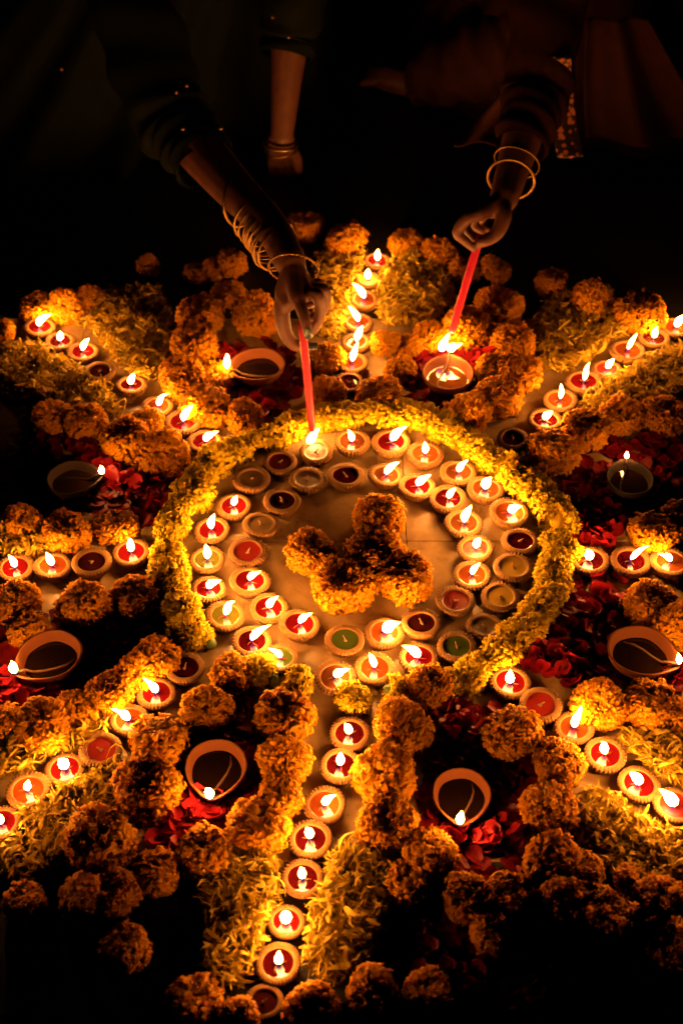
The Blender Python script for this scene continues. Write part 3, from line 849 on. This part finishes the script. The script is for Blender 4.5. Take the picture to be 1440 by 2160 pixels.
# ------------------------------------------------------------------ red tapers
def taper(top, tip, r, flames, label):
    top, tip = Vector(top), Vector(tip)
    root = empty('taper_candle', tip)
    ax = (top - tip)
    vs_, fs = tube([Vector((0, 0, 0)), ax * .015, ax * .05, ax * .3, ax * .6, ax * 1.0, ax * 1.14], [r * .35, r * .7, r * .9, r, r * 1.02, r * 1.05, r * 1.05], 14)
    obj('candle_stick', mesh('candle_stick', vs_, fs, M_CANDLE), root)
    vs_, fs = tube([ax * .01, -ax.normalized() * .006, -ax.normalized() * .012 + Vector((0, 0, .003))], [.0012, .001, .0008], 6)
    wk = obj('wick', mesh('wick', vs_, fs, M_WICK), root)
    for (b, t, w) in flames:
        obj('flame', flame_mesh(Vector(b) - tip, Vector(t) - tip, w), wk)
    return tag(root, label, 'candle', 'red tapers')
tipL = V(659, 912, 1.476)
pinL = V(639, 705, 1.530)
taper(pinL, tipL, .0054, [(V(651, 941, 1.472), V(676, 900, 1.482), .013)], 'red taper candle held down to the pink wax lamp')
tipR = V(951, 703, 1.668)
pinR = V(1006, 520, 1.735)
taper(pinR, tipR, .0058, [(V(930, 742, 1.655), V(948, 702, 1.662), .013), (V(946, 742, 1.652), V(976, 724, 1.655), .014)], 'red taper candle held to the farther spouted oil lamp')

# ------------------------------------------------------------------ people
def remeshed(name, parts, mat, voxel=0.0026, it=6):
    vs_, fs = join(parts)
    me = mesh(name, vs_, fs, mat)
    o = bpy.data.objects.new('tmp', me)
    COL.objects.link(o)
    m = o.modifiers.new('r', 'REMESH')
    m.mode, m.voxel_size, m.use_smooth_shade = 'VOXEL', voxel, True
    s = o.modifiers.new('s', 'SMOOTH')
    s.factor, s.iterations = 0.5, it
    dg = bpy.context.evaluated_depsgraph_get()
    out = bpy.data.meshes.new_from_object(o.evaluated_get(dg))
    out.name = name
    if not out.materials: out.materials.append(mat)
    out.polygons.foreach_set('use_smooth', [True] * len(out.polygons))
    bpy.data.objects.remove(o)
    return out
def curve(points, n=6):
    """Catmull-Rom through the points"""
    P = [Vector(p) for p in points]
    P = [P[0] * 2 - P[1]] + P + [P[-1] * 2 - P[-2]]
    out = []
    for i in range(1, len(P) - 2):
        for k in range(n):
            t = k / n
            a, b, c, d = P[i - 1], P[i], P[i + 1], P[i + 2]
            out.append(0.5 * ((2 * b) + (c - a) * t + (2 * a - 5 * b + 4 * c - d) * t * t + (3 * b - a - 3 * c + d) * t ** 3))
    out.append(P[-2])
    return out
def limb(points, radii, n=6, seg=14):
    c = curve(points, n)
    m = len(points) - 1
    r = []
    for i in range(len(c)):
        f = i / n
        k = min(int(f), m - 1)
        t = f - k
        r.append(radii[k] * (1 - t) + radii[k + 1] * t)
    # rounded ends
    d0, d1 = (c[0] - c[1]).normalized(), (c[-1] - c[-2]).normalized()
    pts = [c[0] + d0 * r[0] * .85, c[0] + d0 * r[0] * .5] + c + [c[-1] + d1 * r[-1] * .5, c[-1] + d1 * r[-1] * .85]
    rad = [r[0] * .45, r[0] * .85] + r + [r[-1] * .85, r[-1] * .45]
    return tube(pts, rad, seg)
def ball(c, rx, ry, rz, seg=16, rings=10):
    vs_, fs = lathe([(max(.01, math.sin(PI * k / rings)), -math.cos(PI * k / rings)) for k in range(rings + 1)], seg)
    c = Vector(c)
    n = len(vs_)
    fs = fs + [tuple(range(seg))[::-1], tuple(range(n - seg, n))]
    return [Vector((x * rx, y * ry, z * rz)) + c for x, y, z in vs_], fs
def head(c, face):
    """head of a person looking along `face` (unit, in the ground plane), tipped down"""
    c, f = Vector(c), Vector(face).normalized()
    s = f.cross(Vector((0, 0, 1))).normalized()
    u = s.cross(f).normalized()
    P = lambda a, b, d: c + f * a + s * b + u * d
    parts = [ball(c, .075, .085, .10), ball(P(.028, 0, -.055), .05, .05, .055)]
    parts.append(limb([P(.085, 0, .015), P(.098, 0, -.012), P(.108, 0, -.028)], [.008, .010, .014], 3, 10))       # nose
    parts.append(limb([P(.088, -.022, -.060), P(.094, 0, -.059), P(.088, .022, -.060)], [.006, .009, .006], 3, 8))  # mouth
    for q in (-1, 1):
        parts.append(limb([P(.088, q * .018, .030), P(.086, q * .045, .032)], [.007, .006], 3, 8))                # brows
        parts.append(limb([P(-.004, q * .078, .018), P(-.008, q * .086, -.004), P(.004, q * .078, -.028)], [.011, .012, .008], 3, 8))  # ears
    return parts, P
def person(label, group, arms, shoulders, neck, headc, face, pelvis, legs):
    root = empty('person', (pelvis[0], pelvis[1], 0))
    parts = []
    for a in arms: parts += a
    ch = [(Vector(shoulders[0]) + Vector(shoulders[1])) / 2]
    chest = ch[0].lerp(Vector(pelvis), .3)
    parts.append(limb([pelvis, Vector(pelvis).lerp(chest, .5), chest, ch[0]], [.15, .12, .125, .09]))
    parts.append(limb([shoulders[0], ch[0], shoulders[1]], [.052, .075, .052]))
    parts.append(limb([ch[0], neck, headc], [.07, .05, .05]))
    hp, P = head(headc, face)
    parts += hp
    for l in legs: parts += l
    off = root.location
    me = remeshed('body', parts, M_SKIN, 0.0027, 5)
    me.transform(Matrix.Translation(-off))
    obj('body', me, root)
    hair = remeshed('hair', [ball(P(-.022, 0, .022), .090, .090, .102), limb([P(-.08, 0, -.01), P(-.115, 0, -.03)], [.05, .045])], M_HAIR, .008, 3)
    hair.transform(Matrix.Translation(-off))
    obj('hair', hair, root)
    for q in (-1, 1):
        e = ball(P(.083, q * .030, .012), .010, .010, .010, 10, 8)
        me = mesh('eye', *e, simple('eye_dark', (.02, .012, .008), .15))
        me.transform(Matrix.Translation(-off))
        obj('eye', me, root)
    tag(root, label, 'person', group)
    return root

def put(root, name, parts, mat, smooth=True):
    vs_, fs = join(parts) if isinstance(parts, list) else parts
    me = mesh(name, vs_, fs, mat, smooth)
    me.transform(Matrix.Translation(-root.location))
    return obj(name, me, root)
def ring_part(c, axis, R, r, seg=40, sub=7, ell=1.0):
    c, ax = Vector(c), Vector(axis).normalized()
    a = ax.cross(Vector((0, 0, 1))).normalized()
    b = ax.cross(a)
    vs_, fs = [], []
    for i in range(seg):
        t = 2 * PI * i / seg
        rd = a * math.cos(t) + b * math.sin(t) * ell
        for k in range(sub):
            q = 2 * PI * k / sub
            vs_.append(c + rd * (R + r * math.cos(q)) + ax * r * math.sin(q))
    for i in range(seg):
        for k in range(sub):
            i2, k2 = (i + 1) % seg, (k + 1) % sub
            fs.append((i * sub + k, i2 * sub + k, i2 * sub + k2, i * sub + k2))
    return vs_, fs
def sleeve_mesh(points, radii, seed, wr=0.006):
    r_ = random.Random(seed)
    c = curve(points, 14)
    m = len(points) - 1
    rad = []
    for i in range(len(c)):
        f = i / 14
        k = min(int(f), m - 1)
        rad.append(radii[k] * (1 - (f - k)) + radii[k + 1] * (f - k))
    vs_, fs = tube(c, rad, 32, False)
    out = []
    ph = [r_.uniform(0, 6.28) for _ in range(6)]
    for i in range(len(c)):
        for k in range(32):
            a = 2 * PI * k / 32
            v = vs_[i * 32 + k]
            d = (v - c[i]).normalized()
            w = wr * (math.sin(i * 1.1 + 1.7 * math.sin(a + ph[0]) + ph[1]) * .6 + math.sin(i * .55 + 2 * a + ph[2]) * .6 + math.sin(3 * a + ph[3]) * .3)
            out.append(v + d * w)
    return out, fs

# --- the woman in green: her hand holds the nearer taper
def fing(pts, r0, r1):
    n = len(pts)
    return limb(pts, [r0 + (r1 - r0) * i / (n - 1) for i in range(n)], 5, 12)
wr = V(612, 552, 1.605)
hand = []
mc_i, mc_m, mc_r, mc_p = V(628, 632, 1.548), V(645, 622, 1.562), V(652, 612, 1.585), V(648, 604, 1.605)
for mcp, r0, r1 in ((mc_i, .0165, .0120), (mc_m, .0165, .0120), (mc_r, .016, .0110), (mc_p, .0155, .0100)):
    hand.append(fing([wr, wr.lerp(mcp, .5), mcp], r0, r1))
hand.append(fing([wr.lerp(mc_i, .3), V(600, 620, 1.572), V(608, 640, 1.558)], .0165, .0120))
hand.append(fing([mc_i, V(639, 660, 1.530), V(646, 686, 1.519), V(650, 708, 1.516)], .0098, .0064))               # index
hand.append(fing([mc_m, V(670, 622, 1.548), V(674, 664, 1.544), V(660, 700, 1.540)], .0098, .0064))               # middle
hand.append(fing([mc_r, V(684, 612, 1.580), V(684, 650, 1.580), V(656, 672, 1.568)], .0092, .0062))               # ring
hand.append(fing([mc_p, V(674, 598, 1.612), V(672, 630, 1.618), V(650, 646, 1.600)], .0080, .0055))               # little
hand.append(fing([V(604, 604, 1.585), V(594, 652, 1.560), V(602, 702, 1.550), V(622, 728, 1.546), V(652, 730, 1.545)], .0130, .0074))  # thumb
elbL = V(352, 232, 1.92)
shL = Vector((-.37, 2.14, .52))
armL = [limb([wr, V(572, 480, 1.665), V(500, 405, 1.75), V(425, 320, 1.84), elbL], [.0225, .0245, .030, .036, .038]), limb([elbL, elbL.lerp(shL, .5), shL], [.040, .043, .048])]
# her other arm hangs to the floor
w2, e2 = V(594, 296, 2.10), V(614, 50, 2.20)
sh2 = Vector((-.03, 2.26, .54))
other = [limb([w2, w2.lerp(e2, .5), e2], [.0185, .025, .034]), limb([e2, e2.lerp(sh2, .5), sh2], [.036, .042, .048])]
for k, (dx, q) in enumerate(((-.030, .9), (-.011, 1.0), (.008, .97), (.026, .8))):
    kn = w2 + Vector((dx * .55, .040, -.050 * q))
    other.append(fing([w2 + Vector((dx * .3, 0, 0)), kn], .0145, .0105))
    other.append(fing([kn, kn + Vector((dx * .15, .022, -.026)), Vector((kn.x + dx * .2, kn.y + .032, .010))], .0088, .0065))
other.append(fing([w2 + Vector((.006, 0, -.01)), w2 + Vector((.022, .024, -.045)), w2 + Vector((.026, .040, -.080))], .012, .0075))
pelL = (-.21, 2.56, .24)
def squat(px_, py_, sgn, kx, ky, fx, fy):
    hip = Vector((px_ + sgn * .09, py_, .22))
    kn, an = Vector((kx, ky, .42)), Vector((fx, fy, .07))
    return [limb([hip, hip.lerp(kn, .5), kn], [.085, .075, .055]), limb([kn, kn.lerp(an, .35), an], [.052, .052, .034]),
            limb([an + Vector((0, .02, -.035)), an + Vector((0, -.06, -.042)), an + Vector((0, -.15, -.052))], [.030, .032, .018])]
P1 = person('person in a dark green embroidered dress holding a taper with a bangled arm', 'people lighting the lamps',
            [hand, armL, other], (shL, sh2), Vector((-.20, 2.14, .66)), Vector((-.20, 2.06, .78)), (0.05, -.8, -.6), pelL,
            [squat(-.21, 2.56, -1, -.42, 2.36, -.40, 2.48), squat(-.21, 2.56, 1, -.14, 2.42, -.22, 2.54)])
# nails
def nail(root, c, d, n, w, l):
    c, d, n = Vector(c), Vector(d).normalized(), Vector(n).normalized()
    s = d.cross(n).normalized()
    n = s.cross(d).normalized()
    vs_, fs = [], []
    for j in range(5):
        t = j / 4
        ww = w * (.75 + .3 * math.sin(t * PI * .75))
        for i in range(5):
            u = i / 4 * 2 - 1
            vs_.append(c + d * (t - .5) * l + s * u * ww + n * (.0018 * (1 - u * u) - .0008 * abs(2 * t - 1)))
    for j in range(4):
        for i in range(4):
            a = j * 5 + i
            fs.append((a, a + 1, a + 6, a + 5))
    put(root, 'fingernail', (vs_, fs), M_NAIL)
camp = Vector((0, 0, CAM_H))
c = V(650, 704, 1.5095)
nail(P1, c, V(652, 716, 1.509) - V(648, 690, 1.511), camp - c, .0058, .015)
c = V(660, 730, 1.5385)
nail(P1, c, Vector((1, -.05, -.05)), camp - c, .0050, .012)
# bangles along the forearm
axis_of = lambda a, b: (V(*a) - V(*b)).normalized()
fore = axis_of((612, 552, 1.605), (500, 405, 1.75))
put(P1, 'bangle', ring_part(V(507, 424, 1.74), fore + Vector((.5, .2, .35)), .036, .0022), M_GOLD)
for k, t in enumerate((0.34, .40, .45, .49, .53, .57, .61, .65, .69, .73, .78)):
    c = V(500, 405, 1.75).lerp(wr, t) + Vector((fr.uniform(-.002, .002), 0, -.007))
    put(P1, 'bangle', ring_part(c, fore + Vector((fr.uniform(-.12, .12), fr.uniform(-.12, .12), fr.uniform(-.15, .15))), fr.uniform(.0310, .0345), fr.choice((.0011, .0014, .0019))), M_GOLD)
cb = V(618, 566, 1.598)
axb = (mc_i - wr).normalized() + Vector((-.25, 0, 0))
put(P1, 'bracelet', ring_part(cb, axb, .0335, .0014), M_GOLD)
aa = axb.normalized().cross(Vector((0, 0, 1))).normalized()
bb = axb.normalized().cross(aa)
beads = [ball(cb + (aa * math.cos(k * .2618 * .75) + bb * math.sin(k * .2618 * .75)) * .0335, .0023, .0023, .0023, 8, 6) for k in range(32)]
o = put(P1, 'bracelet_beading', beads, M_GOLD)
o['kind'] = 'stuff'
ch_ = [ball(V(664, 572 + 7 * k, 1.585), .0014, .0014, .0014, 8, 6) for k in range(8)]
o = put(P1, 'bracelet_chain', ch_, M_GOLD)
o['kind'] = 'stuff'
put(P1, 'bangle', ring_part(V(592, 303, 2.097), Vector((.06, .1, 1)), .027, .0036), M_GOLD)
put(P1, 'bangle', ring_part(V(592, 318, 2.094), Vector((-.08, .1, 1)), .026, .0016), M_GOLD)
# sleeves and dress
put(P1, 'sleeve', sleeve_mesh([V(436, 348, 1.825), V(400, 300, 1.87), elbL, elbL.lerp(shL, .5), shL], [.043, .050, .060, .064, .075], 3, .0055), M_GREEN)
put(P1, 'sleeve', sleeve_mesh([V(602, 118, 2.175), V(610, 60, 2.20), e2.lerp(sh2, .5), sh2], [.042, .048, .06, .07], 5, .004), M_GREEN)
seq = [(306, 10), (305, 36), (300, 54), (352, 104), (362, 104), (372, 194), (394, 180), (386, 271), (466, 270), (130, 146), (575, 36), (608, 78)]
for (x, y) in seq:
    Y = 1.86 + (230 - y) * .0012 if 250 < x < 500 else 2.15
    put(P1, 'sequin', ball(V(x, y, Y - .06), .0032, .0032, .0032, 10, 7), M_GOLD)
def skirt(root, name, waist, wr_, hem, hr, mat, pleats, seed, amp=.05):
    r_ = random.Random(seed)
    ph = [r_.uniform(0, 6.28) for _ in range(5)]
    nu, nv = 160, 22
    vs_, fs = [], []
    for j in range(nv + 1):
        t = j / nv
        z = waist[2] * (1 - t) ** 1.15 + .004
        g = t ** .85
        cx, cy_ = waist[0] * (1 - g) + hem[0] * g, waist[1] * (1 - g) + hem[1] * g
        for i in range(nu):
            a = 2 * PI * i / nu
            f = 1 + amp * g * (math.sin(pleats * a + 2.5 * math.sin(2 * a + ph[0]) + 1.2 * t) + .6 * math.sin(pleats * 1.7 * a + ph[1] + 2 * t)) + .04 * g * math.sin(3 * a + ph[2])
            rx, ry = wr_ * (1 - g) + hr[0] * g, wr_ * (1 - g) + hr[1] * g
            vs_.append(Vector((cx + rx * f * math.cos(a), cy_ + ry * f * math.sin(a), z + .012 * g * (1 - t) * math.sin(pleats * .5 * a + ph[3]))))
    for j in range(nv):
        for i in range(nu):
            i2 = (i + 1) % nu
            fs.append((j * nu + i, (j + 1) * nu + i, (j + 1) * nu + i2, j * nu + i2))
    return put(root, name, (vs_, fs), mat)
skirt(P1, 'dress', (-.22, 2.50, .50), .19, (-.50, 2.62), (.46, .46), M_GREEN, 17, 4)
put(P1, 'bodice', sleeve_mesh([Vector((-.215, 2.52, .40)), Vector((-.21, 2.38, .50)), Vector((-.20, 2.22, .585))], [.20, .165, .10], 8, .006), M_GREEN)

# --- the other person: hand with the farther taper
wR = V(1062, 420, 1.795)
hR = []
m_i, m_m, m_r, m_p = V(1008, 452, 1.752), V(1020, 447, 1.765), V(1030, 445, 1.785), V(1036, 446, 1.80)
for mcp in (m_i, m_m, m_r, m_p): hR.append(fing([wR, wR.lerp(mcp, .5), mcp], .0165, .0115))
hR.append(fing([m_i, V(984, 462, 1.742), V(964, 490, 1.735), V(980, 508, 1.728), V(999, 524, 1.724)], .0100, .0062))
hR.append(fing([m_m, V(992, 456, 1.765), V(982, 478, 1.758), V(1002, 508, 1.744)], .0098, .0064))
hR.append(fing([m_r, V(1006, 452, 1.80), V(1000, 474, 1.80), V(1016, 488, 1.785)], .0092, .0062))
hR.append(fing([m_p, V(1018, 458, 1.82), V(1014, 476, 1.82), V(1026, 484, 1.805)], .0080, .0056))
hR.append(fing([wR.lerp(m_m, .2), V(1062, 452, 1.762), V(1052, 484, 1.742), V(1036, 502, 1.732), V(1014, 512, 1.725)], .0140, .0080))
eR = V(1132, 196, 1.985)
sR = Vector((.34, 2.20, .50))
aR = [limb([wR, V(1080, 360, 1.85), V(1108, 270, 1.92), eR], [.0215, .025, .032, .036]), limb([eR, eR.lerp(sR, .5), sR], [.040, .044, .048])]
s2 = Vector((.66, 2.34, .52))
e3, w3 = Vector((.80, 2.40, .36)), Vector((.64, 2.32, .44))
oR = [limb([s2, s2.lerp(e3, .5), e3], [.048, .043, .038]), limb([e3, e3.lerp(w3, .5), w3], [.036, .030, .022])]
for k in range(4):
    kn = w3 + Vector((-.07, -.03 + .018 * k, .012))
    oR.append(fing([w3, kn], .014, .010))
    oR.append(fing([kn, kn + Vector((-.03, -.01, -.004)), kn + Vector((-.05, -.012, -.022))], .0085, .006))
oR.append(fing([w3, w3 + Vector((-.03, -.04, .0)), w3 + Vector((-.06, -.06, -.01))], .012, .0075))
# knees on the floor, one bare foot stretched out to the side
foot = G(856, 176, .030)
toe = G(776, 158, .030)
hip, kn = Vector((.46, 2.72, .22)), Vector((.52, 2.34, .10))
lg1 = [limb([hip + Vector((.1, 0, 0)), hip.lerp(kn, .5) + Vector((.1, 0, .03)), kn + Vector((.08, 0, 0))], [.085, .075, .055]),
       limb([kn + Vector((.08, 0, 0)), Vector((.66, 2.62, .06)), Vector((.68, 2.86, .05))], [.052, .050, .034]),
       limb([Vector((.68, 2.86, .05)), Vector((.68, 2.96, .06)), Vector((.68, 3.02, .03))], [.034, .028, .016])]
kn2 = Vector((.34, 2.40, .13))
lg2 = [limb([hip - Vector((.09, 0, 0)), hip.lerp(kn2, .5), kn2], [.085, .07, .055]), limb([kn2, kn2.lerp(foot, .45), foot + Vector((.02, 0, .01))], [.050, .046, .028]),
       limb([foot + Vector((.02, .0, -.004)), foot.lerp(toe, .5) + Vector((0, 0, .002)), toe + Vector((.015, 0, 0))], [.026, .024, .021])]
for k in range(5):
    q = toe + Vector((.012, (k - 2) * .011, .004 - .004 * abs(k - 1)))
    lg2.append(fing([q, q + Vector((-.022 + .003 * k, 0, -.004))], .0085 if k else .0115, .0062 if k else .0085))
P2 = person('person in a maroon saree holding a taper, bare foot out to the side', 'people lighting the lamps',
            [hR, aR, oR], (sR, s2), Vector((.47, 2.14, .64)), Vector((.45, 2.06, .77)), (-.25, -.75, -.6), (.46, 2.70, .24), [lg1, lg2])
faR = (wR - eR).normalized()
put(P2, 'bangle', ring_part(V(1077, 378, 1.835), faR + Vector((-.05, -.30, .20)), .0345, .0024), M_GOLD)
for k in range(1):
    c = V(1090, 335, 1.872).lerp(V(1100, 300, 1.90), k / 2)
    put(P2, 'bangle', ring_part(c + Vector((0, 0, -.006)), faR + Vector((fr.uniform(-.2, .2), fr.uniform(-.2, .2), fr.uniform(-.1, .1))), fr.uniform(.034, .038), .0014), M_GOLD)
put(P2, 'anklet', ring_part(foot + Vector((-.002, 0, 0)), Vector((1, .1, .05)), .029, .0016), M_HAIR)
put(P2, 'sleeve', sleeve_mesh([V(1098, 312, 1.89), V(1120, 235, 1.95), eR, eR.lerp(sR, .5), sR], [.040, .046, .052, .058, .07], 13, .004), M_MAROON)
put(P2, 'sleeve', sleeve_mesh([e3.lerp(s2, .3), e3.lerp(s2, .6), s2], [.05, .055, .065], 14, .004), M_MAROON)
put(P2, 'blouse', sleeve_mesh([Vector((.47, 2.66, .36)), Vector((.48, 2.44, .47)), Vector((.49, 2.28, .56))], [.20, .165, .10], 18, .006), M_MAROON)
skirt(P2, 'saree', (.48, 2.62, .46), .19, (.56, 2.70), (.46, .44), M_MAROON, 15, 9)
def hanging(root, name, top, bottom, wt, wb, mat, seed, folds=2.0, amp=.012, side=Vector((1, 0, 0)), thick=.0025):
    """a strip of cloth that hangs from top to bottom with soft folds"""
    r_ = random.Random(seed)
    ph = r_.uniform(0, 6.28)
    top, bottom = Vector(top), Vector(bottom)
    nu, nv = 26, 30
    fr_, bk = [], []
    for j in range(nv + 1):
        t = j / nv
        c = top.lerp(bottom, t) + Vector((0, .02 * math.sin(t * PI), -.015 * math.sin(t * PI)))
        w = wt + (wb - wt) * t
        for i in range(nu + 1):
            u = i / nu * 2 - 1
            d = amp * math.sin(u * folds * PI + ph + t) * (.4 + .6 * t)
            p = c + side * u * w + Vector((0, -1, .25)) * d
            fr_.append(p)
            bk.append(p + Vector((0, thick, -thick * .3)))
    n = len(fr_)
    fs = []
    W = nu + 1
    for j in range(nv):
        for i in range(nu):
            a = j * W + i
            fs.append((a, a + 1, a + W + 1, a + W))
            fs.append((n + a, n + a + W, n + a + W + 1, n + a + 1))
    for i in range(nu):
        fs.append((i, n + i, n + i + 1, i + 1))
        a = nv * W + i
        fs.append((a, a + 1, n + a + 1, n + a))
    for j in range(nv):
        a, b = j * W, j * W + nu
        fs.append((a, a + W, n + a + W, n + a))
        fs.append((b, n + b, n + b + W, b + W))
    return put(root, name, (fr_ + bk, fs), mat)
hanging(P2, 'brocade_band', V(1178, 120, 1.97), V(1203, 332, 1.93), .0185, .0205, M_BROCADE, 4, .6, .004)
hanging(P2, 'drape', V(1105, 190, 2.03), V(1030, 305, 1.99), .030, .055, M_BROWN, 6, 1.6, .012)
hanging(P2, 'drape', V(1300, 40, 2.20), V(1385, 300, 2.20), .05, .12, M_MAROON, 7, 1.7, .03)
put(P2, 'trouser_leg', sleeve_mesh([kn2 + Vector((0, .02, .0)), kn2.lerp(foot, .4), kn2.lerp(foot, .8), foot + Vector((.018, 0, .012))], [.075, .075, .055, .040], 31, .007), M_BROWN)
